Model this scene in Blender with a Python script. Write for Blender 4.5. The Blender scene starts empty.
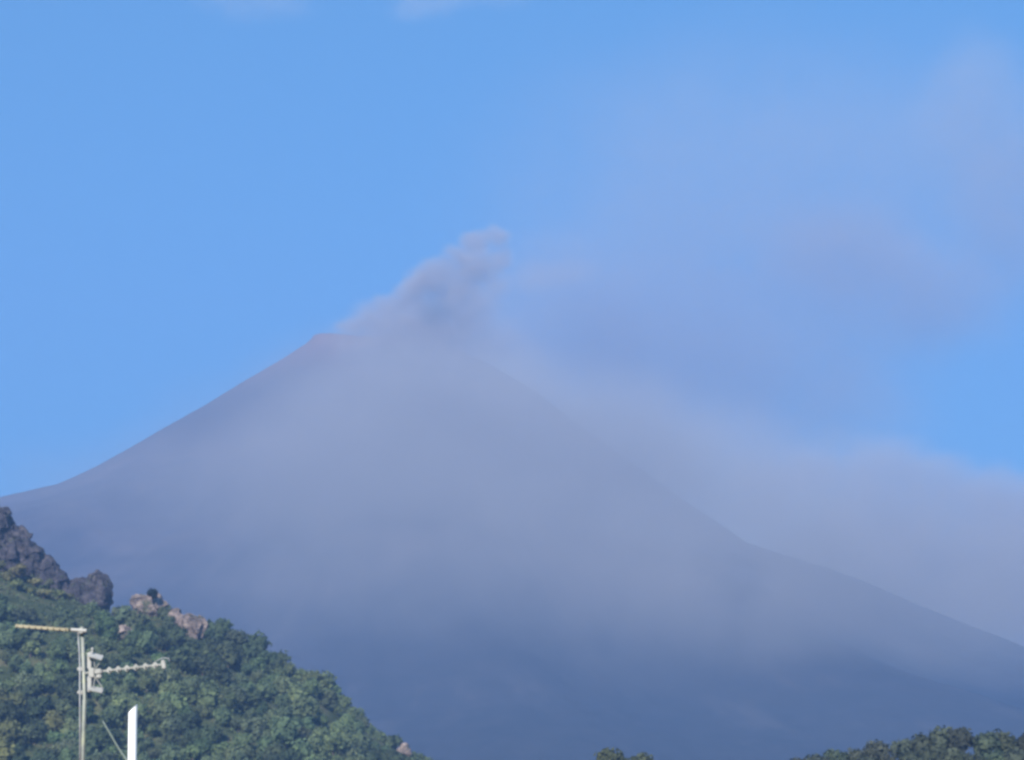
import bpy, bmesh, math, random
import numpy as np
from mathutils import Vector, Matrix, noise

# ------------------------------------------------------------------ camera, sky, sun, exposure
S = bpy.context.scene
COL = S.collection
R = math.radians
rng = random.Random(7)

CAM_Z = 6.0
PITCH = R(10.5)
F = 512 / math.tan(R(12))            # focal length in pixels (24 degree telephoto view)
cam_d = bpy.data.cameras.new('camera')
cam_d.sensor_width = 36
cam_d.lens = 18 / math.tan(R(12))
cam_d.clip_start = 0.5
cam_d.clip_end = 60000
cam = bpy.data.objects.new('camera', cam_d)
COL.objects.link(cam)
cam.location = (0, 0, CAM_Z)
cam.rotation_euler = (R(90) + PITCH, 0, 0)
S.camera = cam

SUN_EL, SUN_AZ = R(33), R(198)       # azimuth clockwise from +Y (the view direction)
SUN_DIR = Vector((math.sin(SUN_AZ) * math.cos(SUN_EL), math.cos(SUN_AZ) * math.cos(SUN_EL), math.sin(SUN_EL)))
W = bpy.data.worlds.new('World')
S.world = W
W.use_nodes = True
nt = W.node_tree
nt.nodes.clear()
sky = nt.nodes.new('ShaderNodeTexSky')
sky.sky_type = 'NISHITA'
sky.sun_disc = False
sky.sun_elevation = SUN_EL
sky.sun_rotation = SUN_AZ
sky.altitude = 600
sky.air_density = 1.0
sky.dust_density = 0.2
sky.ozone_density = 3.0
hs = nt.nodes.new('ShaderNodeHueSaturation')
hs.inputs['Saturation'].default_value = 1.22
hs.inputs['Hue'].default_value = 0.487
bg = nt.nodes.new('ShaderNodeBackground')
bg.inputs['Strength'].default_value = 0.093
wo = nt.nodes.new('ShaderNodeOutputWorld')
tc = nt.nodes.new('ShaderNodeTexCoord')
vm = nt.nodes.new('ShaderNodeVectorMath')          # even blue right down to the horizon, as on a dry clear day
vm.operation = 'MULTIPLY_ADD'
vm.inputs[1].default_value = (1, 1, 0.8)
vm.inputs[2].default_value = (0, 0, 0.2)
vn = nt.nodes.new('ShaderNodeVectorMath')
vn.operation = 'NORMALIZE'
nt.links.new(tc.outputs['Generated'], vm.inputs[0])
nt.links.new(vm.outputs[0], vn.inputs[0])
nt.links.new(vn.outputs[0], sky.inputs['Vector'])
nt.links.new(sky.outputs[0], hs.inputs['Color'])
nt.links.new(hs.outputs[0], bg.inputs['Color'])
nt.links.new(bg.outputs[0], wo.inputs['Surface'])

sun_d = bpy.data.lights.new('sun', 'SUN')
sun_d.energy = 5.0
sun_d.angle = R(0.5)
sun_d.color = (1.0, 0.93, 0.84)
sun = bpy.data.objects.new('sun', sun_d)
COL.objects.link(sun)
sun.rotation_euler = SUN_DIR.to_track_quat('Z', 'Y').to_euler()
sun.location = (-50, -50, 80)

S.view_settings.view_transform = 'Standard'
S.view_settings.look = 'None'
S.view_settings.gamma = 1
S.view_settings.use_curve_mapping = False
S.view_settings.exposure = 1.2
S.render.engine = 'CYCLES'
cy = S.cycles
cy.max_bounces = 6
cy.diffuse_bounces = 2
cy.glossy_bounces = 2
cy.volume_bounces = 1
cy.transparent_max_bounces = 16
cy.filter_width = 3.0                # the photograph is a soft phone zoom
cy.use_denoising = True
cy.volume_max_steps = 256
HAZE_DENSITY = 1.15e-4
HAZE_COLOR = (0.205, 0.38, 0.75)

# ------------------------------------------------------------------ helpers
CP, SP = math.cos(PITCH), math.sin(PITCH)


def at(px, py, y):
    """The point of the place at distance y that the pixel of the photograph shows."""
    u, v = (px - 512) / F, (380 - py) / F
    d = Vector((u, CP - v * SP, SP + v * CP))
    return Vector((0, 0, CAM_Z)) + d * (y / d.y)


def to_px(p):
    x, y, z = p[0], p[1], p[2] - CAM_Z
    dep = y * CP + z * SP
    return 512 + F * x / dep, 380 - F * (z * CP - y * SP) / dep


def tag(o, label=None, cat=None, group=None, kind=None):
    if label: o['label'] = label
    if cat: o['category'] = cat
    if group: o['group'] = group
    if kind: o['kind'] = kind
    return o


def link(name, me, parent=None, mat=None):
    o = bpy.data.objects.new(name, me)
    COL.objects.link(o)
    if mat is not None and me is not None:
        for m in (mat if isinstance(mat, (list, tuple)) else [mat]):
            me.materials.append(m)
    if parent is not None:
        o.parent = parent
        o.matrix_parent_inverse = Matrix.Identity(4)
        o.location = o.location - parent.location if False else o.location
    return o


def empty(name, loc):
    o = bpy.data.objects.new(name, None)
    COL.objects.link(o)
    o.location = loc
    o.empty_display_size = 0.2
    return o


def bm_obj(name, bm, mat, parent=None, smooth=False, origin=None):
    """Link the bmesh (world coordinates) as one mesh; under a parent it is moved into the parent's space."""
    off = Vector(parent.location) if parent is not None and parent.type == 'EMPTY' else Vector((0, 0, 0))
    if parent is not None and parent.type == 'MESH' and parent.parent is not None:
        off = Vector(parent.parent.location)
    if origin is not None:
        off = Vector(origin)
    bmesh.ops.translate(bm, verts=bm.verts, vec=-off)
    bmesh.ops.recalc_face_normals(bm, faces=bm.faces)
    me = bpy.data.meshes.new(name)
    bm.to_mesh(me)
    bm.free()
    if smooth:
        for p in me.polygons: p.use_smooth = True
    o = link(name, me, parent, mat)
    if origin is not None:
        o.location = origin
    return o


def frame_of(a, b):
    z = (b - a).normalized()
    x = z.cross(Vector((0, 0, 1)))
    if x.length < 1e-3: x = z.cross(Vector((0, 1, 0)))
    x.normalize()
    return x, z.cross(x).normalized(), z


def tube(bm, pts, r, seg=12, caps=True):
    pts = [Vector(p) for p in pts]
    rs = r if isinstance(r, (list, tuple)) else [r] * len(pts)
    rings = []
    x0 = None
    for i, p in enumerate(pts):
        a = pts[max(i - 1, 0)]
        b = pts[min(i + 1, len(pts) - 1)]
        x, y, z = frame_of(a, b)
        if x0 is not None:
            x = (x0 - z * x0.dot(z)).normalized()
            y = z.cross(x)
        x0 = x
        rings.append([bm.verts.new(p + (x * math.cos(2 * math.pi * k / seg) + y * math.sin(2 * math.pi * k / seg)) * rs[i]) for k in range(seg)])
    for a, b in zip(rings, rings[1:]):
        for k in range(seg):
            bm.faces.new((a[k], a[(k + 1) % seg], b[(k + 1) % seg], b[k]))
    if caps:
        bm.faces.new(rings[0][::-1])
        bm.faces.new(rings[-1])
    return rings


def box(bm, c, ax, ay, az, sx, sy, sz, bev=0.0):
    """Box with centre c, unit axes, full sizes."""
    vs = []
    c = Vector(c)
    for i in (-.5, .5):
        for j in (-.5, .5):
            for k in (-.5, .5):
                vs.append(bm.verts.new(c + ax * i * sx + ay * j * sy + az * k * sz))
    fs = [(0, 1, 3, 2), (4, 6, 7, 5), (0, 4, 5, 1), (2, 3, 7, 6), (0, 2, 6, 4), (1, 5, 7, 3)]
    faces = [bm.faces.new([vs[i] for i in f]) for f in fs]
    if bev:
        bmesh.ops.bevel(bm, geom=list({e for f in faces for e in f.edges}), offset=bev, segments=2, affect='EDGES')


X, Y, Z = Vector((1, 0, 0)), Vector((0, 1, 0)), Vector((0, 0, 1))


class NT:
    """Small node-tree writer."""
    def __init__(s, name):
        s.m = bpy.data.materials.new(name)
        s.m.use_nodes = True
        s.t = s.m.node_tree
        s.t.nodes.clear()
        s.out = s.n('OutputMaterial')

    def n(s, t, **kw):
        o = s.t.nodes.new('ShaderNode' + t)
        for k, v in kw.items(): setattr(o, k, v)
        return o

    def l(s, a, b): s.t.links.new(a, b)

    def val(s, sock, v):
        if hasattr(v, 'is_linked'): s.l(v, sock)
        else: sock.default_value = v

    def math(s, op, a, b=None, c=None):
        o = s.n('Math', operation=op)
        for i, v in enumerate((a, b, c)):
            if v is not None: s.val(o.inputs[i], v)
        return o.outputs[0]

    def vmath(s, op, a, b=None, scale=None):
        o = s.n('VectorMath', operation=op)
        s.val(o.inputs[0], a)
        if b is not None: s.val(o.inputs[1], b)
        if scale is not None: s.val(o.inputs['Scale'], scale)
        return o.outputs['Value'] if op in ('LENGTH', 'DOT_PRODUCT') else o.outputs[0]

    def noise(s, vec, scale, detail=3, rough=0.5, col=False, dist=0.0):
        o = s.n('TexNoise')
        o.inputs['Scale'].default_value = scale
        o.inputs['Detail'].default_value = detail
        o.inputs['Roughness'].default_value = rough
        o.inputs['Distortion'].default_value = dist
        if vec is not None: s.l(vec, o.inputs['Vector'])
        return o.outputs['Color' if col else 'Fac']

    def maprange(s, v, a, b, c, d, smooth=False):
        o = s.n('MapRange')
        if smooth: o.interpolation_type = 'SMOOTHSTEP'
        s.val(o.inputs[0], v)
        for i, q in enumerate((a, b, c, d)): s.val(o.inputs[i + 1], q)
        return o.outputs[0]

    def ramp(s, fac, stops):
        o = s.n('ValToRGB')
        s.l(fac, o.inputs[0])
        e = o.color_ramp.elements
        while len(e) < len(stops): e.new(0.5)
        for el, (p, c) in zip(e, stops):
            el.position = p
            el.color = (*c, 1)
        return o.outputs[0]

    def mix(s, f, a, b, mode='MIX'):
        o = s.n('MixRGB', blend_type=mode)
        s.val(o.inputs[0], f)
        for i, v in ((1, a), (2, b)):
            if hasattr(v, 'is_linked'): s.l(v, o.inputs[i])
            else: o.inputs[i].default_value = (*v, 1)
        return o.outputs[0]

    def surface(s, col, rough=0.8, metal=0.0, bump=None, bump_d=0.1, bump_s=0.5, spec=0.3):
        b = s.n('BsdfPrincipled')
        if hasattr(col, 'is_linked'): s.l(col, b.inputs['Base Color'])
        else: b.inputs['Base Color'].default_value = (*col, 1)
        s.val(b.inputs['Roughness'], rough)
        b.inputs['Metallic'].default_value = metal
        b.inputs['Specular IOR Level'].default_value = spec
        if bump is not None:
            bu = s.n('Bump')
            bu.inputs['Distance'].default_value = bump_d
            bu.inputs['Strength'].default_value = bump_s
            s.l(bump, bu.inputs['Height'])
            s.l(bu.outputs[0], b.inputs['Normal'])
        s.l(b.outputs[0], s.out.inputs['Surface'])
        return s.m

    def pos(s): return s.n('NewGeometry').outputs['Position']
    def obj(s): return s.n('TexCoord').outputs['Object']


def interp(pts, x): return float(np.interp(x, [p[0] for p in pts], [p[1] for p in pts]))


# ------------------------------------------------------------------ materials
def mat_ash():
    t = NT('volcanic_ash')
    p = t.pos()
    sep = t.n('SeparateXYZ'); t.l(p, sep.inputs[0])
    n1 = t.noise(p, 0.0022, 6, 0.62)
    n2 = t.noise(p, 0.012, 5, 0.6)
    # streaks that run down the flanks: noise in azimuth around the summit
    rel = t.vmath('SUBTRACT', p, (AX, AY, 0))
    rs = t.n('SeparateXYZ'); t.l(rel, rs.inputs[0])
    ang = t.math('ARCTAN2', rs.outputs[0], rs.outputs[1])
    rad = t.vmath('LENGTH', rel)
    comb = t.n('CombineXYZ')
    t.l(t.math('MULTIPLY', ang, 9.0), comb.inputs[0])
    t.l(t.math('MULTIPLY', rad, 0.0009), comb.inputs[1])
    st = t.noise(comb.outputs[0], 3.0, 5, 0.6, dist=0.15)
    ash = t.ramp(n1, [(0.3, (0.055, 0.05, 0.052)), (0.5, (0.08, 0.07, 0.07)), (0.7, (0.115, 0.097, 0.093))])
    ash = t.mix(t.maprange(st, 0.5, 0.72, 0, 0.3), ash, (0.115, 0.097, 0.092))
    ash = t.mix(t.maprange(st, 0.48, 0.3, 0, 0.3), ash, (0.05, 0.046, 0.048))
    wood = t.ramp(n2, [(0.35, (0.026, 0.027, 0.029)), (0.6, (0.032, 0.032, 0.034))])
    wood = t.mix(t.maprange(st, 0.56, 0.7, 0, 0.28), wood, (0.085, 0.078, 0.078))
    h = t.math('ADD', sep.outputs[2], t.math('MULTIPLY', t.math('SUBTRACT', n1, 0.5), 450.0))
    h = t.math('ADD', h, t.math('MULTIPLY', t.math('SUBTRACT', st, 0.5), 180.0))
    ash = t.mix(t.maprange(sep.outputs[2], 1350, 1650, 0, 0.7, True), ash, (0.19, 0.125, 0.10))
    f = t.maprange(h, 200, 1150, 0, 1, True)
    c = t.mix(f, wood, ash)
    return t.surface(c, 0.95, bump=n2, bump_d=8, bump_s=0.15, spec=0.05)


def mat_foliage():
    t = NT('foliage')
    oi = t.n('ObjectInfo')
    geo = t.n('NewGeometry')
    p = t.obj()
    n1 = t.noise(p, 0.35, 3, 0.6)
    c = t.mix(1.0, oi.outputs['Color'], t.ramp(n1, [(0.3, (0.7, 0.73, 0.73)), (0.5, (0.95, 0.95, 0.95)), (0.7, (1.3, 1.25, 1.1))]), 'MULTIPLY')
    c = t.mix(1.0, c, t.ramp(geo.outputs['Random Per Island'], [(0, (0.85, 0.87, 0.85)), (1, (1.12, 1.1, 1.06))]), 'MULTIPLY')
    d = t.n('BsdfDiffuse'); t.l(c, d.inputs[0])
    tr = t.n('BsdfTranslucent'); t.l(c, tr.inputs[0])
    mx = t.n('MixShader'); mx.inputs[0].default_value = 0.42
    t.l(d.outputs[0], mx.inputs[1]); t.l(tr.outputs[0], mx.inputs[2])
    t.l(mx.outputs[0], t.out.inputs['Surface'])
    return t.m


def mat_bark():
    t = NT('bark')
    n = t.noise(t.obj(), 3.0, 4)
    return t.surface(t.ramp(n, [(0.3, (0.06, 0.045, 0.035)), (0.7, (0.14, 0.11, 0.085))]), 0.95, bump=n, bump_d=0.05)


def mat_soil():
    t = NT('hillside_scrub')
    p = t.pos()
    n = t.noise(p, 0.06, 6, 0.65)
    c = t.ramp(n, [(0.3, (0.025, 0.035, 0.018)), (0.5, (0.05, 0.065, 0.03)), (0.72, (0.13, 0.12, 0.07))])
    return t.surface(c, 0.95, bump=t.noise(p, 0.4, 4), bump_d=1.0, spec=0.05)


def mat_ground():
    t = NT('dry_grass_ground')
    p = t.pos()
    n = t.noise(p, 0.01, 6, 0.6)
    c = t.ramp(n, [(0.3, (0.05, 0.06, 0.025)), (0.55, (0.09, 0.09, 0.045)), (0.75, (0.16, 0.14, 0.08))])
    return t.surface(c, 0.95, bump=t.noise(p, 1.5, 4), bump_d=0.05, spec=0.05)


def mat_rock(name, lo, mid, hi):
    t = NT(name)
    p = t.pos()
    n = t.noise(p, 0.16, 6, 0.65)
    v = t.n('TexVoronoi', feature='DISTANCE_TO_EDGE')
    v.inputs['Scale'].default_value = 0.22
    t.l(t.vmath('ADD', p, t.vmath('SCALE', t.noise(p, 0.2, 3, col=True), scale=3.0)), v.inputs['Vector'])
    c = t.ramp(n, [(0.32, lo), (0.5, mid), (0.68, hi)])
    c = t.mix(t.maprange(v.outputs['Distance'], 0, 0.06, 0.55, 0), c, (0.03, 0.03, 0.03))
    g = t.noise(p, 0.11, 4, 0.6)
    c = t.mix(t.maprange(g, 0.56, 0.66, 0, 0.8), c, (0.045, 0.06, 0.03))
    return t.surface(c, 0.92, bump=t.math('ADD', n, t.math('MULTIPLY', v.outputs['Distance'], 0.5)), bump_d=1.2, spec=0.1)


def mat_metal(name, a, b, rough=0.45, metal=0.7, scale=9.0, rust=None):
    t = NT(name)
    p = t.obj()
    n = t.noise(p, scale, 5, 0.65)
    c = t.ramp(n, [(0.35, a), (0.65, b)])
    if rust is not None:
        c = t.mix(t.maprange(t.noise(p, scale * 0.7, 4), 0.55, 0.7, 0, 0.8), c, rust)
    return t.surface(c, t.maprange(n, 0.3, 0.7, rough, rough + 0.2), metal, spec=0.4)


def mat_plain(name, a, b, rough=0.5, scale=6.0):
    t = NT(name)
    n = t.noise(t.obj(), scale, 5, 0.6)
    return t.surface(t.ramp(n, [(0.35, a), (0.65, b)]), rough, bump=n, bump_d=0.002, spec=0.4)


# ------------------------------------------------------------------ the mountain
AX, AY = at(392, 335, 8000).x, 8000.0
PX = 8000 / F
left_px = [(0, 497), (28, 490), (58, 483), (100, 463), (150, 434), (200, 407), (250, 376), (285, 355), (302, 344.5), (308, 339), (314, 334.5), (329, 333), (333, 335.5), (345, 338), (392, 340)]
right_px = [(392, 340), (440, 344), (470, 354), (500, 369), (545, 397), (580, 425), (620, 453), (660, 481), (700, 509), (730, 530), (760, 546), (800, 559), (850, 576), (900, 596), (950, 616), (1000, 636), (1024, 646)]
def prof(pts):
    o = []
    for px, py in pts:
        q = at(px, py, AY)
        o.append((abs(q.x - AX), q.z))
    o.sort()
    return o
PL, PR = prof(left_px), prof(right_px)
PL += [(PL[-1][0] + 500, PL[-1][1] - 70), (PL[-1][0] + 1500, PL[-1][1] - 420), (PL[-1][0] + 3200, -5)]
PR += [(PR[-1][0] + 500, PR[-1][1] - 170), (PR[-1][0] + 1500, 200), (PR[-1][0] + 3000, -5)]
PFRONT = [(0, PL[0][1]), (200, PL[0][1] - 25), (500, 1430), (900, 1130), (1400, 800), (2000, 480), (2700, 230), (3500, 80), (4600, -5)]


def mountain():
    nx, ny = 680, 330
    xs = np.linspace(-6200, 6600, nx)
    xs = np.sign(xs) * (np.abs(xs) / 6600) ** 1.35 * 6600     # finer around the middle
    ys = AY + np.concatenate([np.linspace(-4700, 500, ny - 60), np.linspace(540, 2800, 60)])
    gx, gy = np.meshgrid(xs, ys)
    dx, dy = gx - AX, gy - AY
    r = np.hypot(dx, dy)
    th = np.arctan2(dy, dx)
    c = np.cos(th)
    wl = np.clip(-c, 0, 1) ** 2
    wr = np.clip(c, 0, 1) ** 2
    wf = 1 - wl - wr

    def ridge(azd, amp, w, r0, r1):
        a = np.radians(azd)
        along = dx * np.cos(a) + dy * np.sin(a)
        off = -dx * np.sin(a) + dy * np.cos(a)
        return amp * np.exp(-(off / w) ** 2) * np.clip((along - r0) / 500, 0, 1) * np.clip((r1 - along) / 900, 0, 1)
    # buttresses, the longest one running down towards the viewer's right
    rel = ridge(-62, 95, 260, 1300, 3600) + ridge(-80, 60, 200, 1000, 3600) + ridge(-128, 60, 220, 1000, 3600)
    N = noise
    for j in range(len(ys)):
        for i in range(nx):
            rr, t = r[j, i], th[j, i]
            k = min(max(rr - 120, 0) / 1100, 1.0)
            g = N.fractal(Vector((math.cos(t) * 7, math.sin(t) * 7, rr / 1500)), 1.0, 2.0, 5) * 22 * k
            g += N.ridged_multi_fractal(Vector((dx[j, i] / 520, dy[j, i] / 520, 3)), 1.0, 2.1, 5, 1.0, 2.0) * 5 * k - 5 * k
            g += N.fractal(Vector((dx[j, i] / 90, dy[j, i] / 90, 9)), 1.0, 2.1, 4) * (1.2 + 1.5 * k)
            rel[j, i] += g
    rel -= np.clip(1 - r / 130, 0, 1) * 60                    # crater bowl at the summit
    global PL, PR
    TL = [(abs(at(a, b, AY).x - AX), a, b) for a, b in left_px]
    TR = [(abs(at(a, b, AY).x - AX), a, b) for a, b in right_px]
    ip = lambda P: np.interp(r, [p[0] for p in P], [p[1] for p in P])
    for it in range(14):                                      # settle the profiles until the skyline has the mountain's real outline
        z = ip(PL) * wl + ip(PR) * wr + ip(PFRONT) * wf + rel
        dep = gy * CP + (z - CAM_Z) * SP
        ppx = 512 + F * gx / dep
        ppy = 380 - F * ((z - CAM_Z) * CP - gy * SP) / dep
        err = {}
        for T in (TL, TR):
            for q, a, b in T:
                err[a] = float(ppy[np.abs(ppx - a) < 3.5].min()) - b
        if it == 13: break
        def fix(P, T, ext):
            e = sorted((q, err[a]) for q, a, b in T)
            last = e[-1]
            out = []
            for rr, zz in P:
                if zz < 0: out.append((rr, zz)); continue
                k = float(np.interp(rr, [x[0] for x in e], [x[1] for x in e]))
                if rr > last[0] + 1: k = last[1] * (0.8 if rr < last[0] + 800 else 0.4)
                out.append((rr, zz + k * AY / F * 0.6))
            return out
        PL, PR = fix(PL, TL, 0), fix(PR, TR, 0)
    print('SKYLINE', {k: round(v, 1) for k, v in err.items()})
    z = np.maximum(z, -6)
    verts = np.stack([gx, gy, z], -1).reshape(-1, 3)
    faces = []
    for j in range(len(ys) - 1):
        b = j * nx
        for i in range(nx - 1):
            faces.append((b + i, b + i + 1, b + nx + i + 1, b + nx + i))
    me = bpy.data.meshes.new('mountain')
    me.from_pydata([tuple(v) for v in verts], [], faces)
    for p in me.polygons: p.use_smooth = True
    o = link('mountain', me, None, mat_ash())
    return tag(o, kind='structure')


mountain()

# ground sheet
bm = bmesh.new()
v = [bm.verts.new(q) for q in ((-9000, -3000, 0), (9000, -3000, 0), (9000, 11000, 0), (-9000, 11000, 0))]
bm.faces.new(v)
tag(bm_obj('ground', bm, mat_ground()), kind='structure')

# ------------------------------------------------------------------ the wooded hill on the left
YC = 1600.0
SIL = [(-500, 420), (-200, 490), (-60, 540), (0, 568), (30, 580), (60, 591), (95, 606), (115, 606), (140, 602), (165, 606), (205, 626),
       (225, 634), (250, 644), (285, 661), (320, 673), (345, 694), (370, 722), (400, 740), (425, 754), (445, 768), (480, 790), (560, 815), (700, 840), (900, 850)]
CREST = []
for px, py in SIL:
    q = at(px, py, YC)
    CREST.append((q.x, q.z - (7.0 if px > 110 else 1.0)))
SC = 1.0


def hill_h(x, y):
    c = interp(CREST, x)
    z0 = -3.0
    t = (y - 1190) / (YC - 1190)
    if t <= 1:
        t = max(t, 0)
        e = 0.62 * t + 0.38 * t * t * (3 - 2 * t)
    else:
        e = max(1 - (t - 1) * 0.75, 0)
    b = noise.fractal(Vector((x / 55, y / 80, 4)), 1.0, 2.0, 4) * 7.0
    b += noise.noise(Vector((x / 110, y / 160, 11))) * 9.0
    k = min(max(t * 3, 0), 1) * min(max((1 - t) * 4, 0.12), 1)
    return z0 + (c - z0) * e + b * k


def hill_hit(px, py):
    """Where the line of sight of a pixel meets the hillside."""
    y = 1190.0
    while y < 1640:
        q = at(px, py, y)
        if q.z <= hill_h(q.x, y): return q
        y += 2.0
    return None


def height_sheet(name, fx, xs, ys, mat):
    verts = [(x, y, fx(x, y)) for y in ys for x in xs]
    n = len(xs)
    faces = [(j * n + i, j * n + i + 1, (j + 1) * n + i + 1, (j + 1) * n + i) for j in range(len(ys) - 1) for i in range(n - 1)]
    me = bpy.data.meshes.new(name)
    me.from_pydata(verts, [], faces)
    for p in me.polygons: p.use_smooth = True
    return tag(link(name, me, None, mat), kind='structure')


SOIL = mat_soil()
height_sheet('hill', hill_h, list(np.arange(-720, 262, 5.0)), list(np.arange(1188, 2200, 6.0)), SOIL)

# low wooded rise on the right
RSIL = [(560, 790), (590, 772), (612, 768), (650, 768), (700, 792), (770, 782), (800, 774), (850, 768), (900, 760), (960, 752), (1024, 752), (1120, 742), (1300, 735), (1600, 760), (2000, 800)]
YR = 950.0
RCREST = []
for px, py in RSIL:
    q = at(px, py, YR)
    RCREST.append((q.x, q.z - 5.0))


def rise_h(x, y):
    c = interp(RCREST, x)
    t = (y - 700) / (YR - 700)
    e = min(max(t, 0), 1) ** 1.2 if t <= 1 else max(1 - (t - 1) * 0.8, 0)
    edge = min(max((x + 60) / 60, 0), 1)
    return -3 + (c + 3) * e * edge + noise.fractal(Vector((x / 40, y / 40, 1)), 1, 2, 3) * 1.5 * e


height_sheet('hill', rise_h, list(np.arange(-80, 560, 6.0)), list(np.arange(698, 1270, 6.0)), SOIL)

# ------------------------------------------------------------------ rocks
ROCK_DARK = mat_rock('dark_lava_rock', (0.028, 0.027, 0.036), (0.046, 0.043, 0.054), (0.10, 0.088, 0.092))
ROCK_PALE = mat_rock('pale_weathered_rock', (0.07, 0.06, 0.058), (0.17, 0.135, 0.12), (0.36, 0.29, 0.25))


def crag(name, blobs, y, mat, label, seed, rough=1.6, vox=0.9, hit=False):
    """One rock: overlapping lumps (pixel centre and radii in the photograph) fused into one skin and weathered."""
    m = y / F
    bm = bmesh.new()
    for b in blobs:
        px, py, rx, ry = b[:4]
        dy = b[4] if len(b) > 4 else 0
        c = at(px, py, y + dy)
        mt = Matrix.Translation(c) @ Matrix.Rotation(R(b[5]) if len(b) > 5 else 0, 4, 'Y') @ Matrix.Diagonal((rx * m, max(rx, ry) * m * 0.9, ry * m, 1))
        bmesh.ops.create_icosphere(bm, subdivisions=3, radius=1, matrix=mt)
    me = bpy.data.meshes.new('tmp')
    bm.to_mesh(me); bm.free()
    o = bpy.data.objects.new('tmp', me)
    COL.objects.link(o)
    md = o.modifiers.new('r', 'REMESH')
    md.mode = 'VOXEL'
    md.voxel_size = vox
    dg = bpy.context.evaluated_depsgraph_get()
    me2 = bpy.data.meshes.new_from_object(o.evaluated_get(dg))
    bpy.data.objects.remove(o)
    bm = bmesh.new(); bm.from_mesh(me2)
    bm.normal_update()
    sv = Vector((seed * 13.1, seed * 7.7, seed * 3.3))
    new = []
    for v in bm.verts:
        p = v.co
        s = Vector(((p.x + 0.35 * p.z) / 5.0, p.y / 5.0, (p.z - 0.35 * p.x) / 12.0))      # steep tilted joints
        s += Vector((noise.noise(p / 9 + sv), noise.noise(p / 9 - sv), 0)) * 0.5
        cell = noise.cell_vector(s + sv)
        d = (noise.ridged_multi_fractal(s * 0.6 + sv, 1.0, 2.2, 3, 1.0, 2.0) - 1.2) * rough * 0.9
        d += (cell.x - 0.5) * rough * 1.6 + noise.noise(p / 2.2 + sv) * rough * 0.25
        new.append(p + v.normal * d + (cell - Vector((.5, .5, .5))) * rough * 0.4)
    for v, p in zip(bm.verts, new): v.co = p
    lo = min(v.co.z for v in bm.verts)
    cc = sum((v.co for v in bm.verts), Vector()) / len(bm.verts)
    o = bm_obj(name, bm, mat, None, False, origin=(cc.x, cc.y, lo))
    return tag(o, label, 'rock', 'rock outcrops along the top of the hill')


def crag_on(name, blobs, mat, label, seed, **k):
    px, py = blobs[0][:2]
    q = hill_hit(px, py + blobs[0][3] * 0.55) or at(px, py, YC - 6)
    return crag(name, blobs, q.y, mat, label, seed, **k)


crag('rocky_crag', [(-60, 530, 60, 70), (-14, 560, 28, 58), (2, 556, 12, 48), (10, 566, 12, 42), (18, 570, 12, 42), (27, 574, 12, 38), (36, 580, 13, 36), (46, 588, 13, 33), (56, 595, 13, 25), (68, 600, 14, 20), (78, 598, 14, 20), (90, 602, 13, 18)],
     1618, ROCK_DARK, 'dark jagged rock ridge climbing to the hilltop at the left edge', 1, rough=2.4, vox=0.75)
crag('rocky_crag', [(95, 584, 9, 13), (103, 591, 8, 16), (84, 590, 10, 13), (92, 602, 17, 13), (104, 607, 7, 11)],
     1604, ROCK_DARK, 'dark knobbly rock at the foot of the jagged ridge, steep on its right side', 2, rough=1.7, vox=0.7)
crag_on('rock_outcrop', [(148, 608, 17, 12), (139, 603, 10, 9), (152, 600, 9, 8), (161, 610, 9, 9), (145, 616, 14, 8)], ROCK_PALE,
        'pale pinkish rock outcrop with a small dark bush on top, on the hill skyline', 3, rough=1.7, vox=0.7)
crag_on('rock_outcrop', [(186, 626, 14, 14), (196, 628, 9, 12), (177, 620, 9, 10), (188, 636, 12, 10)], ROCK_PALE,
        'brownish rock outcrop between the pale rock and the big dark round tree', 4, rough=1.8, vox=0.7)
crag_on('rock_outcrop', [(122, 634, 11, 11), (129, 640, 8, 8), (116, 640, 7, 7)], ROCK_PALE,
        'greyish rock face among the trees below the pale pinkish outcrop', 5, rough=1.6, vox=0.7)
crag('rock_outcrop', [(405, 748, 5, 6), (401, 752, 5, 5), (408, 752, 4, 5)], YC - 22, ROCK_PALE,
        'small pale boulder near the foot of the wooded slope, alone on the skyline', 6, rough=1.1, vox=0.6)

# ------------------------------------------------------------------ trees
LEAF = mat_foliage()
BARK = mat_bark()


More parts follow.
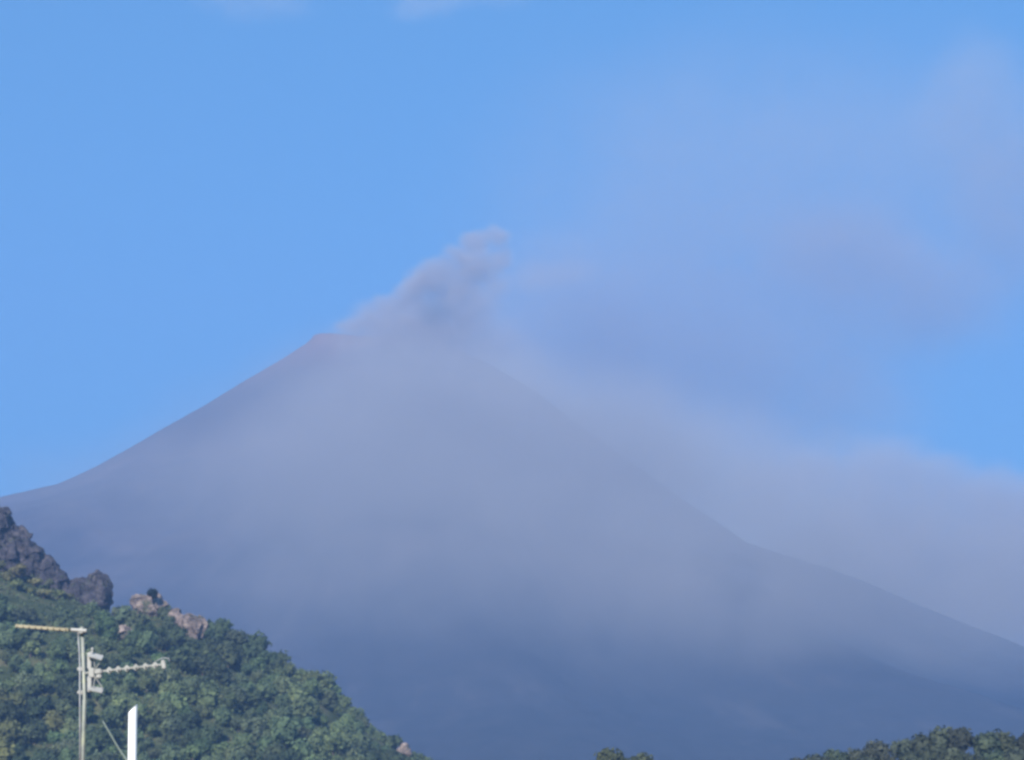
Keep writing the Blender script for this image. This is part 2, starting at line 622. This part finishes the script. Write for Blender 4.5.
def crown_mesh(seed, wx=1.0, hz=0.8, n=420, leaf=0.11, lobes=7):
    """Crown of unit radius: uneven lobes dressed in leaf sprays, with gaps between them."""
    g = random.Random(seed)
    bm = bmesh.new()
    L = []
    for i in range(lobes):
        a = g.uniform(0, 2 * math.pi)
        rr = g.uniform(0.25, 0.62)
        L.append((Vector((math.cos(a) * rr * wx, math.sin(a) * rr * wx, g.uniform(-0.35, 0.5) * hz)), g.uniform(0.30, 0.5)))
    L.append((Vector((0, 0, 0.35 * hz)), 0.5))
    for c, r in L:
        b2 = bmesh.ops.create_icosphere(bm, subdivisions=2, radius=r * 0.86, matrix=Matrix.Translation(c))
        for v in b2['verts']:
            v.co += (v.co - c).normalized() * noise.noise(v.co * 4 + Vector((seed, 0, 0))) * 0.16
    for k in range(n):
        c, r = g.choice(L)
        d = Vector((g.gauss(0, 1), g.gauss(0, 1), g.gauss(0.25, 1))).normalized()
        p = c + d * r * g.uniform(0.8, 1.38)
        nrm = (d + Vector((g.gauss(0, .5), g.gauss(0, .5), g.gauss(0, .5)))).normalized()
        x, y, z = frame_of(p, p + nrm)
        s = leaf * g.uniform(0.6, 1.5)
        ph = g.uniform(0, 6.28)
        vs = []
        for q in range(5):
            a = ph + q * 2 * math.pi / 5
            vs.append(bm.verts.new(p + (x * math.cos(a) + y * math.sin(a)) * s * g.uniform(0.55, 1.2) + nrm * g.uniform(-.3, .3) * s))
        bm.faces.new(vs)
    me = bpy.data.meshes.new('crown')
    bm.to_mesh(me); bm.free()
    me.materials.append(LEAF)
    return me


def trunk_mesh(seed):
    g = random.Random(seed)
    bm = bmesh.new()
    tube(bm, [(0, 0, -1.35), (0.02, 0.01, -0.8), (0.0, 0.03, -0.3), (0.03, 0, 0.1)], [0.09, 0.065, 0.05, 0.025], 7)
    for k in range(4):
        a = k * 1.57 + g.uniform(-.4, .4)
        tube(bm, [(0.01, 0.01, -0.55 + 0.1 * k), (0.22 * math.cos(a), 0.22 * math.sin(a), -0.3 + .1 * k), (0.45 * math.cos(a), 0.45 * math.sin(a), -0.02 + .1 * k)], [0.04, 0.028, 0.012], 5)
    me = bpy.data.meshes.new('trunk')
    bm.to_mesh(me); bm.free()
    me.materials.append(BARK)
    return me


CROWNS = [crown_mesh(100 + i, 1.0, [0.8, 0.7, 0.95, 0.75][i % 4], 560, 0.115, 5 + i % 4) for i in range(10)]
TALL = [crown_mesh(300 + i, 0.72, 1.15, 420, 0.11, 7) for i in range(4)]
TRUNKS = [trunk_mesh(i) for i in range(3)]


def tree(name, base, radius, color, label, group=None, tall=False, lift=1.0, sz=1.0):
    """Tree whose trunk foot stands at base; radius of the crown in metres."""
    o = empty(name, base)
    tag(o, label, 'tree', group)
    cr = bpy.data.objects.new('crown', rng.choice(TALL if tall else CROWNS))
    tk = bpy.data.objects.new('trunk', rng.choice(TRUNKS))
    for q in (cr, tk):
        COL.objects.link(q)
        q.parent = o
        q.location = (0, 0, radius * 1.25 * lift)
        q.rotation_euler = (0, 0, rng.uniform(0, 6.28))
    cr.scale = (radius, radius, radius * sz)
    tk.scale = (radius, radius, radius * lift)
    cr.color = (*color, 1)
    return o


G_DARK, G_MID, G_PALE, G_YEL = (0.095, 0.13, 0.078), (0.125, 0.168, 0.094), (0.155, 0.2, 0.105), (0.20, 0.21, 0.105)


def jit(c, a=0.15):
    f = rng.uniform(1 - a, 1 + a)
    return tuple(min(max(v * f * rng.uniform(1 - a * .4, 1 + a * .4), 0.01), 0.3) for v in c)


# singled-out trees on the skyline
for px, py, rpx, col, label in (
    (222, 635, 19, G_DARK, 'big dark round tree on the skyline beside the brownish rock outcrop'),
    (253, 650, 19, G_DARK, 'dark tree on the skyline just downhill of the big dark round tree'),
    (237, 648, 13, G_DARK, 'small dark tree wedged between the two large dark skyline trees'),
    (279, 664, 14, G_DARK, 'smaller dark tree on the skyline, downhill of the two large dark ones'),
    (298, 681, 15, G_PALE, 'pale green tree at the bend of the hill skyline'),
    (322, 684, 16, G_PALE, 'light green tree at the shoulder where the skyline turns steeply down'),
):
    q = at(px, py, YC - 8)
    r = rpx * YC / F
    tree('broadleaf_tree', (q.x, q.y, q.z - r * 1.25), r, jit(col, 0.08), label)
q = at(152, 594, YC - 16)
b = tree('bush', (q.x, q.y, q.z - 4.2 * 1.25), 4.2, (0.02, 0.03, 0.022), 'small dark bush crowning the pale pinkish rock outcrop')
b['category'] = 'bush'
q = at(396, 741, YC - 8)
tree('broadleaf_tree', (q.x, q.y, q.z - 5 * 1.25), 5, jit(G_DARK, .1), 'low dark tree on the skyline just uphill of the small boulder')

SKY_SPOTS = [208, 237, 266, 288, 311, 334, 343, 352, 361, 370, 379, 388, 418, 427, 436]

# the wood on the slope
ROCK_ZONES = [(148, 608, 20, 15), (188, 627, 18, 14), (122, 636, 13, 11), (406, 750, 13, 13)]
TOPS = [(205, 626), (215, 620), (223, 618), (236, 627), (246, 634), (256, 638), (266, 648), (285, 660), (303, 666), (320, 672), (333, 683), (345, 696), (358, 711), (370, 724), (385, 733), (400, 741), (415, 749), (430, 757), (445, 767)]
placed = []
forest_l = 'round green tree packed among the others of the wood covering the hillside'
scrub_l = 'yellowish green bush on the ground below the dark rock ridge'
tries = 0
while len(placed) < 280 and tries < 60000:
    tries += 1
    x = rng.uniform(-390, -20)
    y = rng.uniform(1215, 1604)
    z = hill_h(x, y)
    px, py = to_px((x, y, z + 5))
    if not (-14 < px < 450 and 480 < py < 775): continue
    lim = interp([(-20, 560), (0, 564), (30, 575), (60, 588), (90, 606), (115, 612), (130, 600)], px)
    if px < 125 and py < lim + 4: continue
    if any(((px - a) / rx) ** 2 + ((py - b_) / ry) ** 2 < 1 for a, b_, rx, ry in ROCK_ZONES): continue
    if any(math.hypot(px - a, py - b_) < rr and py < b_ + 8 for a, b_, rr in ((222, 637, 24), (252, 651, 22), (276, 664, 15), (298, 681, 17), (322, 684, 18))): continue
    mind = 10.8
    if any((px - a) ** 2 + ((py - b_) * 1.25) ** 2 < mind * mind for a, b_ in placed): continue
    placed.append((px, py))
    n = noise.noise(Vector((px / 60, py / 45, 2)))
    if px > 200 and to_px((x, y, z - .6 + 7 * 0.78 + 6))[1] < interp(TOPS, px) + 2: placed.pop(); continue
    if px < 75 and py < lim + 27: continue
    is_scrub = False  # switch for the yellow-green bushes, off in this loop
    r = min(max(rng.lognormvariate(1.9, 0.28), 4.0), 11.0) * (0.62 if is_scrub else 1)
    if is_scrub: col = jit(G_YEL, 0.3)
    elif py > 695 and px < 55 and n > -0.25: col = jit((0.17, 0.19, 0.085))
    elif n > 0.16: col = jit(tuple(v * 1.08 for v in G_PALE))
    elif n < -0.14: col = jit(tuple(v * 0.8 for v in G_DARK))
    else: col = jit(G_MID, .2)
    if px > 260 and py < 720 and not is_scrub: col = jit(G_PALE if rng.random() < .55 else G_MID)
    tree('broadleaf_tree', (x, y, z - 0.6), r, col, scrub_l if is_scrub else forest_l,
         'bushes under the rock ridge' if is_scrub else 'trees of the wood on the hillside', tall=rng.random() < .3, lift=0.62)
for px in SKY_SPOTS:
    rpx = rng.uniform(9, 12)
    q = at(px, interp(TOPS, px) + rpx * 1.0, YC - 12)
    r = rpx * YC / F
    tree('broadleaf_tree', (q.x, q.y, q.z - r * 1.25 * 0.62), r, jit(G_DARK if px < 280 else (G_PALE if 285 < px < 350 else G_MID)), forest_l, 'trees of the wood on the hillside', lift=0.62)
print('forest trees', len(placed), 'tries', tries)

for px, py in ((2, 568), (14, 571), (8, 580), (-6, 574), (27, 581), (36, 586), (51, 584), (31, 593), (59, 597), (70, 599), (17, 589), (45, 598), (22, 575)):
    q = hill_hit(px, py) or at(px, py, YC - 10)
    b = tree('bush', (q.x, q.y - 4, q.z - 2.0), rng.uniform(3.0, 6.5), jit(G_YEL, 0.25), scrub_l, 'bushes under the rock ridge', lift=0.55, sz=rng.uniform(0.6, 0.95))
    b['category'] = 'bush'

# undergrowth that fills the wood's floor
bm = bmesh.new()
g = random.Random(5)
for k in range(5200):
    x = g.uniform(-400, 0); y = g.uniform(1200, 1640)
    z = hill_h(x, y)
    px, py = to_px((x, y, z))
    if not (-30 < px < 470 and py < 790): continue
    if any(((px - a) / rx) ** 2 + ((py - b_) / ry) ** 2 < 0.8 for a, b_, rx, ry in ROCK_ZONES): continue
    if px < 115 and py < interp([(-20, 556), (0, 560), (30, 571), (60, 584), (90, 602), (115, 606)], px): continue
    for j in range(5):
        p = Vector((x + g.gauss(0, 1.4), y + g.gauss(0, 1.4), z + g.uniform(0.2, 2.6)))
        nr = Vector((g.gauss(0, 1), g.gauss(-.3, 1), g.gauss(.6, 1))).normalized()
        xx, yy, zz = frame_of(p, p + nr)
        s = g.uniform(.5, 1.1)
        bm.faces.new([bm.verts.new(p + (xx * math.cos(a) + yy * math.sin(a)) * s * g.uniform(.6, 1.2)) for a in (0, 1.3, 2.5, 3.8, 5.0)])
o = bm_obj('undergrowth', bm, LEAF)
o.color = (0.125, 0.165, 0.09, 1)
tag(o, 'green undergrowth between the trees of the hillside wood', 'undergrowth', kind='stuff')

# trees on the low rise
RT = [(797, 770, 14), (815, 767, 15), (836, 764, 16), (855, 762, 16), (878, 756, 17), (900, 753, 16), (922, 750, 18), (944, 744, 19), (963, 743, 18), (984, 749, 18), (1004, 746, 17), (1026, 749, 17),
      (846, 772, 15), (868, 770, 16), (890, 768, 17), (912, 766, 17), (934, 764, 18), (955, 765, 18), (975, 766, 17), (996, 764, 17), (1016, 766, 18)]
for i, (px, py, rp) in enumerate(RT):
    yy = YR - 6 - (30 if i > 11 else 0)
    r = rp * yy / F
    q = at(px, py, yy)
    tree('broadleaf_tree', (q.x, q.y, q.z - r * 1.0), r, jit((0.088, 0.105, 0.075), .25),
         'grey-green treetop in the row on the low rise at the bottom right', 'trees on the low rise', lift=0.8)
for px, py, rp, label in ((610, 765, 18, 'wider of two brownish green treetops alone at the bottom edge of the view'),
                          (643, 767, 16, 'lower of two brownish green treetops alone at the bottom edge, its right neighbour')):
    r = rp * YR / F
    q = at(px, py, YR - 6)
    tree('broadleaf_tree', (q.x, q.y, q.z - r * 1.25), r, jit((0.10, 0.115, 0.068), .1), label)

# ------------------------------------------------------------------ rooftop: house below the view, aerial, pipe, wire
YA = 22.0
M = YA / F
ALU = mat_metal('weathered_aluminium', (0.22, 0.225, 0.21), (0.32, 0.32, 0.30), 0.5, 0.35)
GALV = mat_metal('galvanised_steel', (0.21, 0.23, 0.205), (0.32, 0.335, 0.30), 0.5, 0.3, rust=(0.36, 0.38, 0.26))
YELLOWED = mat_metal('yellowed_aluminium', (0.25, 0.22, 0.15), (0.33, 0.3, 0.215), 0.5, 0.25, 6)
WHITE_PVC = mat_plain('white_plastic_pipe', (0.85, 0.84, 0.82), (0.9, 0.89, 0.87), 0.35, 4)
GREY_PLASTIC = mat_plain('pale_grey_plastic', (0.26, 0.26, 0.245), (0.36, 0.36, 0.335), 0.5, 8)
BLACK = mat_plain('dark_cable', (0.25, 0.26, 0.27), (0.4, 0.41, 0.42), 0.6, 8)
ROOF_Z = 5.4
PLASTER = mat_plain('plaster', (0.5, 0.46, 0.38), (0.6, 0.56, 0.48), 0.9, 1.5)
TILE = mat_plain('terracotta', (0.24, 0.1, 0.06), (0.34, 0.16, 0.1), 0.85, 3)
WOOD = mat_plain('painted_wood', (0.12, 0.2, 0.14), (0.16, 0.25, 0.18), 0.6, 5)


def house():
    h = empty('house', (-3.6, 23.5, 0))
    tag(h, 'low plastered house with a flat terracotta roof that carries the aerial', 'house')
    bm = bmesh.new(); box(bm, (-3.6, 23.5, 2.6), X, Y, Z, 7.6, 5.6, 5.2); bm_obj('wall', bm, PLASTER, h)
    bm = bmesh.new(); box(bm, (-3.6, 23.5, 5.3), X, Y, Z, 8.0, 6.0, 0.2, 0.03); bm_obj('roof', bm, TILE, h)
    for x in (-5.6, -1.8):
        bm = bmesh.new(); box(bm, (x, 20.69, 3.4), X, Y, Z, 1.0, 0.06, 1.3, 0.01); w = bm_obj('window', bm, WOOD, h)
        bm = bmesh.new(); box(bm, (x, 20.62, 2.70), X, Y, Z, 1.2, 0.14, 0.08, 0.01); bm_obj('sill', bm, PLASTER, w)
    bm = bmesh.new(); box(bm, (-3.7, 20.69, 1.05), X, Y, Z, 1.0, 0.06, 2.1, 0.01); bm_obj('door', bm, WOOD, h)


house()


def aerial():
    pt = lambda px, py, dy=0.0: at(px, py, YA + dy)
    top = pt(82.0, 628)
    root = empty('tv_aerial', (top.x, YA, ROOF_Z))
    tag(root, 'rooftop television mast with a yellowed boom on top and a comb-like aerial below', 'antenna')
    
    bot = pt(82.3, 770)
    # mast of two telescoped tubes
    bm = bmesh.new()
    tube(bm, [(bot.x, YA, ROOF_Z), (bot.x, YA, pt(82, 700).z), (bot.x, YA, pt(82, 698.5).z), (top.x, YA, top.z + 0.012)], [0.021, 0.020, 0.0165, 0.016], 16)
    bm_obj('mast', bm, GALV, root, True)
    # upper aerial: flat yellowed boom with rods that point past the viewer
    yb = YA - 0.055
    a, b = at(15.5, 626, yb), at(68.5, 630, yb)
    d = (b - a).normalized()
    n = d.cross(Y).normalized()
    bm = bmesh.new()
    box(bm, (a + b) / 2, d, Y, n, (b - a).length, 0.028, 0.027, 0.004)
    boom = bm_obj('boom', bm, YELLOWED, root)
    for k in range(9):
        p = a.lerp(b, 0.03 + k * 0.115)
        bm = bmesh.new()
        ln = 0.012 + 0.004 * k
        dv = (Y + X * 0.006).normalized()
        tube(bm, [p - dv * (0.0145 + ln), p - dv * 0.0135], 0.0055, 8)
        tube(bm, [p + dv * 0.0135, p + dv * (0.0145 + ln)], 0.0055, 8)
        box(bm, p + n * 0.0142, d, Y, n, 0.03, 0.026, 0.004, 0.001)
        bm_obj('element', bm, YELLOWED, boom)
    # bracket at the mast head
    a2, b2 = at(69.0, 629.6, yb), at(86.5, 630.8, yb)
    d2 = (b2 - a2).normalized()
    bm = bmesh.new()
    tube(bm, [a2 + d2 * 0.012, b2], [0.016, 0.018], 14)
    box(bm, Vector((top.x, YA - 0.03, b2.z)), X, Y, Z, 0.042, 0.07, 0.05, 0.006)
    br = bm_obj('bracket', bm, GREY_PLASTIC, root)
    bm = bmesh.new()
    tube(bm, [a2 + d2 * 0.004, a2 + d2 * 0.016], 0.019, 14)
    bm_obj('band', bm, mat_plain('dark_rubber', (0.03, 0.028, 0.026), (0.05, 0.045, 0.04), 0.7, 9), br)
    # cable that leaves the mast head and is strapped to the mast
    bm = bmesh.new()
    c0 = at(78.2, 634, YA - 0.03)
    pts = [at(77.8, 632.5, YA - 0.05), c0, at(78.6, 642, YA - 0.03), at(79.4, 653, YA - 0.03), at(79.8, 666, YA - 0.03), at(79.8, 690, YA - 0.03), at(80, 772, YA - 0.03)]
    tube(bm, pts, 0.0055, 8)
    cb = bm_obj('cable', bm, BLACK_L, root, True)
    for py in (669, 692.5):
        bm = bmesh.new()
        q = at(81.6, py, YA)
        tube(bm, [(q.x, YA, q.z - 0.018), (q.x, YA, q.z + 0.018)], 0.024, 14)
        box(bm, Vector((q.x - 0.025, YA - 0.012, q.z)), X, Y, Z, 0.02, 0.03, 0.03, 0.004)
        bm_obj('clamp', bm, GREY_PLASTIC, root)
    # lower aerial: horizontal boom with directors
    yb = YA - 0.05
    a, b = at(84, 673.2, yb), at(164.5, 664.3, yb)
    d = (b - a).normalized()
    n = d.cross(Y).normalized() * -1
    if n.z < 0: n = -n
    bm = bmesh.new()
    box(bm, (a + b) / 2, d, Y, n, (b - a).length, 0.018, 0.016, 0.003)
    bm2 = bm_obj('boom', bm, ALU, root)
    for px in (109.5, 118.3, 127, 136, 145.5, 155.2):
        t = (px - 84) / 80.5
        p = a.lerp(b, t)
        bm = bmesh.new()
        w, hgt = 0.034, 0.034
        ring = [p + d * w, p + n * hgt, p - d * w, p - n * hgt]       # diamond clip
        f = [bm.verts.new(q - Y * 0.016) for q in ring]
        k = [bm.verts.new(q + Y * 0.016) for q in ring]
        bm.faces.new(f); bm.faces.new(k[::-1])
        for i in range(4): bm.faces.new((f[i], k[i], k[(i + 1) % 4], f[(i + 1) % 4]))
        bmesh.ops.bevel(bm, geom=bm.edges[:], offset=0.004, segments=2, affect='EDGES')
        dv = (Y + X * 0.01).normalized()
        tube(bm, [p - dv * 0.04, p + dv * 0.04], 0.0075, 8)
        bm_obj('director', bm, ALU, bm2)
    p = a.lerp(b, (163.5 - 84) / 80.5)
    bm = bmesh.new()
    box(bm, p, (d * 0.98 + n * 0.1).normalized(), Y, (n - d * 0.1).normalized(), 0.034, 0.03, 0.082, 0.007)
    bm_obj('end_cap', bm, GREY_PLASTIC, bm2)
    bm = bmesh.new()
    e0 = p + n * 0.03
    tube(bm, [p - d * 0.07 + n * 0.036 , e0 + n * 0.03, e0 + d * 0.05 + n * 0.02, e0 + d * 0.06 - n * 0.01], 0.0032, 6)
    bm_obj('wire_loop', bm, BLACK_L, bm2, True)
    # corner reflector: a spine with an upper and a lower wing
    bm = bmesh.new()
    sp0, sp1 = at(89.2, 652.5, YA - 0.06), at(89.4, 692, YA - 0.06)
    mid_u, mid_l = at(89.3, 669, YA - 0.06), at(89.3, 676.5, YA - 0.06)
    for q0, q1 in ((sp0, mid_u), (mid_l, sp1)):
        ax = (q1 - q0).normalized()
        box(bm, (q0 + q1) / 2, X, Y, ax, 0.036, 0.012, (q1 - q0).length, 0.004)
    box(bm, (mid_u + mid_l) / 2 + X * 0.02, X, Y, Z, 0.05, 0.03, 0.085, 0.006)
    bm_obj('reflector_spine', bm, GREY_PLASTIC, bm2)
    for s, (p0, p1) in ((1, ((88.3, 654.0), (102.6, 658.0))), (-1, ((88.3, 687.8), (103.0, 690.8)))):
        q0, q1 = at(*p0, YA - 0.07), at(*p1, YA - 0.07)
        ax = (q1 - q0).normalized()
        tilt = (Y * 0.9 + Z * 0.42).normalized()
        up = ax.cross(tilt).normalized()
        bm = bmesh.new()
        box(bm, (q0 + q1) / 2, ax, tilt, up, (q1 - q0).length, 0.11, 0.008, 0.002)
        bm_obj('reflector_wing', bm, GREY_PLASTIC, bm2)
    bm = bmesh.new()
    tube(bm, [at(102.2, 659, YA - 0.07), at(94, 671, YA - 0.06)], 0.0045, 6)
    tube(bm, [at(102.4, 688, YA - 0.07), at(94, 675, YA - 0.06)], 0.0045, 6)
    tube(bm, [at(93.2, 656, YA - 0.07), at(95, 668, YA - 0.06)], 0.0045, 6)
    tube(bm, [at(93.2, 688, YA - 0.07), at(95, 677, YA - 0.06)], 0.0045, 6)
    bm_obj('reflector_strut', bm, ALU, bm2)
    # dipole box
    bm = bmesh.new()
    c = at(98.5, 671.6, YA - 0.075)
    box(bm, c, d, Y, n, 0.062, 0.05, 0.05, 0.01)
    box(bm, at(99, 676, YA - 0.07), d, Y, n, 0.045, 0.035, 0.04, 0.008)
    bm_obj('dipole_box', bm, GREY_PLASTIC, bm2)
    # small stud on the upper wing
    bm = bmesh.new()
    q = at(92.2, 650.3, YA - 0.07)
    tube(bm, [q - Z * 0.02, q + Z * 0.012], 0.009, 8)
    bmesh.ops.create_icosphere(bm, subdivisions=2, radius=0.014, matrix=Matrix.Translation(q + Z * 0.012))
    bm_obj('stud', bm, GREY_PLASTIC, bm2)


BLACK_L = mat_plain('grey_cable', (0.34, 0.35, 0.36), (0.48, 0.49, 0.5), 0.6, 8)
aerial()

# white pipe with a slanting cut
YP = 19.0
bl, br_ = at(128.6, 712.5, YP), at(137.3, 704, YP)
base = at(134.2, 765, YP)
rp = 4.25 * YP / F
bm = bmesh.new()
seg = 24
top_c = (bl + br_) / 2
rows = []
for rr in (rp, rp * 0.9):
    lo, hi = [], []
    for k in range(seg):
        a = 2 * math.pi * k / seg
        cx, cy = math.cos(a) * rr, math.sin(a) * rr
        lo.append(bm.verts.new((base.x + cx * 1.06, YP + cy, ROOF_Z)))
        hi.append(bm.verts.new((top_c.x + cx, YP + cy, top_c.z + cx / rp * (br_.z - bl.z) / 2 + cy * 0.15)))
    rows.append((lo, hi))
(lo0, hi0), (lo1, hi1) = rows
for k in range(seg):
    j = (k + 1) % seg
    bm.faces.new((lo0[k], lo0[j], hi0[j], hi0[k]))
    bm.faces.new((lo1[j], lo1[k], hi1[k], hi1[j]))
    bm.faces.new((hi0[k], hi0[j], hi1[j], hi1[k]))
    bm.faces.new((lo0[j], lo0[k], lo1[k], lo1[j]))
o = bm_obj('vent_pipe', bm, WHITE_PVC, None, False, origin=(base.x, YP, ROOF_Z))
tag(o, 'bright white upright pipe with a slanted cut top, beside the television mast', 'pipe')

# thin wire
bm = bmesh.new()
YW = 20.0
pts = [(102.6, 720.5), (105, 725), (110, 733.5), (116, 744), (121, 752), (127, 760.5), (136, 773), (150, 790)]
tube(bm, [at(a, b_, YW) for a, b_ in pts], [0.004, 0.0065, 0.0075, 0.0075, 0.0075, 0.0075, 0.0075, 0.0075], 8)
o = bm_obj('wire', bm, mat_plain('grey_green_wire', (0.14, 0.175, 0.15), (0.2, 0.24, 0.21), 0.6, 9), None, True)
tag(o, 'thin grey-green wire slanting up from behind the white pipe', 'wire')

# ------------------------------------------------------------------ haze and smoke
SMOKE_GAIN = 4.0


def vol_box(name, lo, hi, mat, label, cat):
    bm = bmesh.new()
    lo, hi = Vector(lo), Vector(hi)
    box(bm, (lo + hi) / 2, X, Y, Z, *(hi - lo))
    o = bm_obj(name, bm, mat, None, False)
    tag(o, label, cat, kind='stuff')
    return o


def mat_haze():
    t = NT('haze')
    v = t.n('VolumePrincipled')
    v.inputs['Color'].default_value = (*HAZE_COLOR, 1)
    v.inputs['Density'].default_value = HAZE_DENSITY
    v.inputs['Anisotropy'].default_value = 0.0
    t.l(v.outputs[0], t.out.inputs['Volume'])
    t.m.cycles.homogeneous_volume = True
    return t.m


def mat_smoke(name, puffs, color, warp, wscale, nscale, nlo, nhi, y, detail=3, aniso=0.0, core=None):
    """Smoke as a sum of soft lumps with a turbulent outline. puff: px, py, rx, ry (photograph pixels at distance y), depth offset, density, softness"""
    t = NT(name)
    p = t.pos()
    w = t.vmath('SUBTRACT', t.noise(p, wscale, detail, 0.55, col=True), (.5, .5, .5))
    q = t.vmath('ADD', p, t.vmath('SCALE', w, scale=warp))
    tot = cor = None
    for px, py, rx, ry, dy, den, inner in puffs + (core or []):
        yy = y + dy
        c = at(px, py, yy)
        m = yy / F
        rel = t.vmath('SUBTRACT', q, tuple(c))
        d = t.vmath('LENGTH', t.vmath('MULTIPLY', rel, (1 / (rx * m), 1 / (0.8 * min(rx, ry * 1.6) * m), 1 / (ry * m))))
        a = t.maprange(d, 1.0, inner, 0.0, den, True)
        tot = a if tot is None else t.math('ADD', tot, a)
        if core and (px, py, rx, ry, dy, den, inner) in core: cor = t.math('MULTIPLY', a, 1 / den)
    nz = t.maprange(t.noise(q, nscale, detail, 0.6), nlo, nhi, 0, 1, True)
    dens = t.math('MULTIPLY', t.math('MULTIPLY', tot, nz), SMOKE_GAIN)
    v = t.n('VolumePrincipled')
    v.inputs['Color'].default_value = (*color, 1)
    if cor is not None: t.l(t.mix(cor, color, (0.30, 0.36, 0.42)), v.inputs['Color'])
    v.inputs['Anisotropy'].default_value = aniso
    t.l(dens, v.inputs['Density'])
    t.l(v.outputs[0], t.out.inputs['Volume'])
    return t.m


vol_box('haze', (-9100, -3100, -7), (9100, 11100, 2450), mat_haze(), 'pale blue haze over the whole valley and mountain', 'haze')

YS = 7550.0
puffs = [  # px, py, rx, ry, dy, density, inner
    (352, 326, 24, 14, 20, 0.0040, 0.2), (372, 316, 30, 22, 20, 0.0036, 0.2), (390, 305, 26, 18, 30, 0.0042, 0.3), (408, 296, 24, 20, 10, 0.0046, 0.3),
    (418, 283, 18, 14, 30, 0.0050, 0.3), (438, 268, 20, 17, 10, 0.0056, 0.3), (456, 255, 20, 15, -10, 0.0058, 0.3), (474, 243, 22, 16, 20, 0.0062, 0.3),
    (495, 238, 19, 15, 0, 0.0066, 0.3), (502, 258, 15, 20, 20, 0.0050, 0.2), (478, 266, 34, 26, 0, 0.0050, 0.2), (455, 285, 40, 30, 20, 0.0040, 0.2),
    (496, 284, 20, 20, -10, 0.0036, 0.1), (470, 308, 44, 34, 0, 0.0036, 0.1), (430, 318, 60, 40, 0, 0.0034, 0.1), (400, 340, 90, 44, 0, 0.0034, 0.1),
    (470, 348, 84, 44, 0, 0.0024, 0.1), (540, 278, 46, 24, 0, 0.0013, 0.1), (575, 270, 36, 18, 10, 0.0008, 0.1)]
pm = mat_smoke('plume_smoke', puffs, (0.64, 0.57, 0.525), 72, 0.012, 0.018, 0.24, 0.5, YS, 5, core=[(425, 280, 25, 24, -40, 0.008, 0.1), (436, 312, 26, 24, -30, 0.003, 0.1)])
pm.cycles.volume_step_rate = 0.5
vol_box('smoke_plume', at(280, 420, YS - 260), at(640, 195, YS + 260), pm,
        'grey-brown ash plume rising from the summit crater and leaning right', 'smoke')

YV = 6600.0
veil = [
    (490, 450, 230, 140, 0, 0.0012, 0.1), (640, 460, 190, 110, 100, 0.0006, 0.1), (400, 440, 230, 140, 100, 0.0007, 0.1), (610, 505, 210, 115, 0, 0.0010, 0.1), (440, 380, 130, 60, 300, 0.0009, 0.1),
    (540, 430, 130, 75, 500, 0.0005, 0.1), (520, 385, 85, 50, 600, 0.0013, 0.1), (590, 440, 80, 60, 600, 0.0005, 0.1), (780, 545, 250, 150, -900, 0.0007, 0.0), (970, 605, 270, 130, -900, 0.0008, 0.0),
    (640, 580, 340, 170, -1000, 0.0004, 0.0), (400, 550, 330, 180, -900, 0.0005, 0.0), (310, 480, 230, 140, 200, 0.0005, 0.1), (130, 500, 200, 90, 200, 0.0003, 0.1)]
vol_box('smoke_veil', at(-250, 745, YV - 1750), at(1300, 250, YV + 1000), mat_smoke('veil_smoke', veil, (0.59, 0.56, 0.54), 330, 0.0018, 0.0032, 0.12, 0.64, YV, 4),
        'thin greyish smoke drifting across the front of the mountain', 'smoke')

YB = 8900.0
bank = [
    (760, 490, 64, 44, 0, 0.0012, 0.1), (800, 474, 56, 36, 30, 0.0013, 0.1), (842, 462, 60, 42, 0, 0.0014, 0.1), (890, 464, 64, 44, 60, 0.0014, 0.1), (938, 480, 62, 42, 0, 0.0014, 0.1),
    (988, 496, 66, 46, 30, 0.0013, 0.1), (1040, 510, 74, 50, 0, 0.0013, 0.1), (860, 545, 200, 120, 0, 0.0016, 0.1), (1020, 590, 210, 135, 0, 0.0019, 0.1),
    (720, 480, 140, 100, 0, 0.0007, 0.1), (640, 440, 150, 90, 0, 0.0003, 0.1)]
vol_box('smoke_bank', at(430, 740, YB - 500), at(1320, 310, YB + 500), mat_smoke('bank_smoke', bank, (0.70, 0.66, 0.635), 190, 0.0045, 0.006, 0.2, 0.6, YB, 5),
        'pale billowing bank of smoke low behind the right flank of the mountain', 'smoke')

YK = 12500.0
drift = [(720, 330, 300, 170, 0, 0.00034, 0.1), (550, 310, 140, 100, 0, 0.0005, 0.1), (850, 250, 110, 90, 0, 0.00065, 0.1), (620, 370, 190, 120, 0, 0.0007, 0.1), (800, 410, 170, 90, 0, 0.00035, 0.1), (930, 300, 130, 80, 0, 0.00055, .1),
         (985, 120, 110, 110, 0, 0.0006, 0.1), (1015, 210, 100, 120, 0, 0.0006, 0.1), (780, 200, 420, 230, 0, 0.00020, 0.1)]
vol_box('drifting_smoke', at(300, 560, YK - 500), at(1200, -40, YK + 500), mat_smoke('drift_smoke', drift, (0.56, 0.515, 0.475), 450, 0.0016, 0.0022, 0.1, 0.66, YK, 4),
        'faint mauve smoke drifting high in the sky at the upper right', 'smoke')
cloud = [(260, -4, 95, 32, 0, 0.0006, 0.1), (420, -2, 60, 28, 0, 0.0007, 0.1), (480, -8, 80, 22, 0, 0.0005, 0.1), (30, -10, 50, 14, 0, 0.0003, .1)]
vol_box('cloud', at(-60, 60, YK - 300), at(620, -60, YK + 300), mat_smoke('cloud_vapour', cloud, (0.66, 0.63, 0.62), 300, 0.0018, 0.003, 0.3, 0.65, YK, 3),
        'thin white cloud wisps along the top edge of the sky', 'cloud')
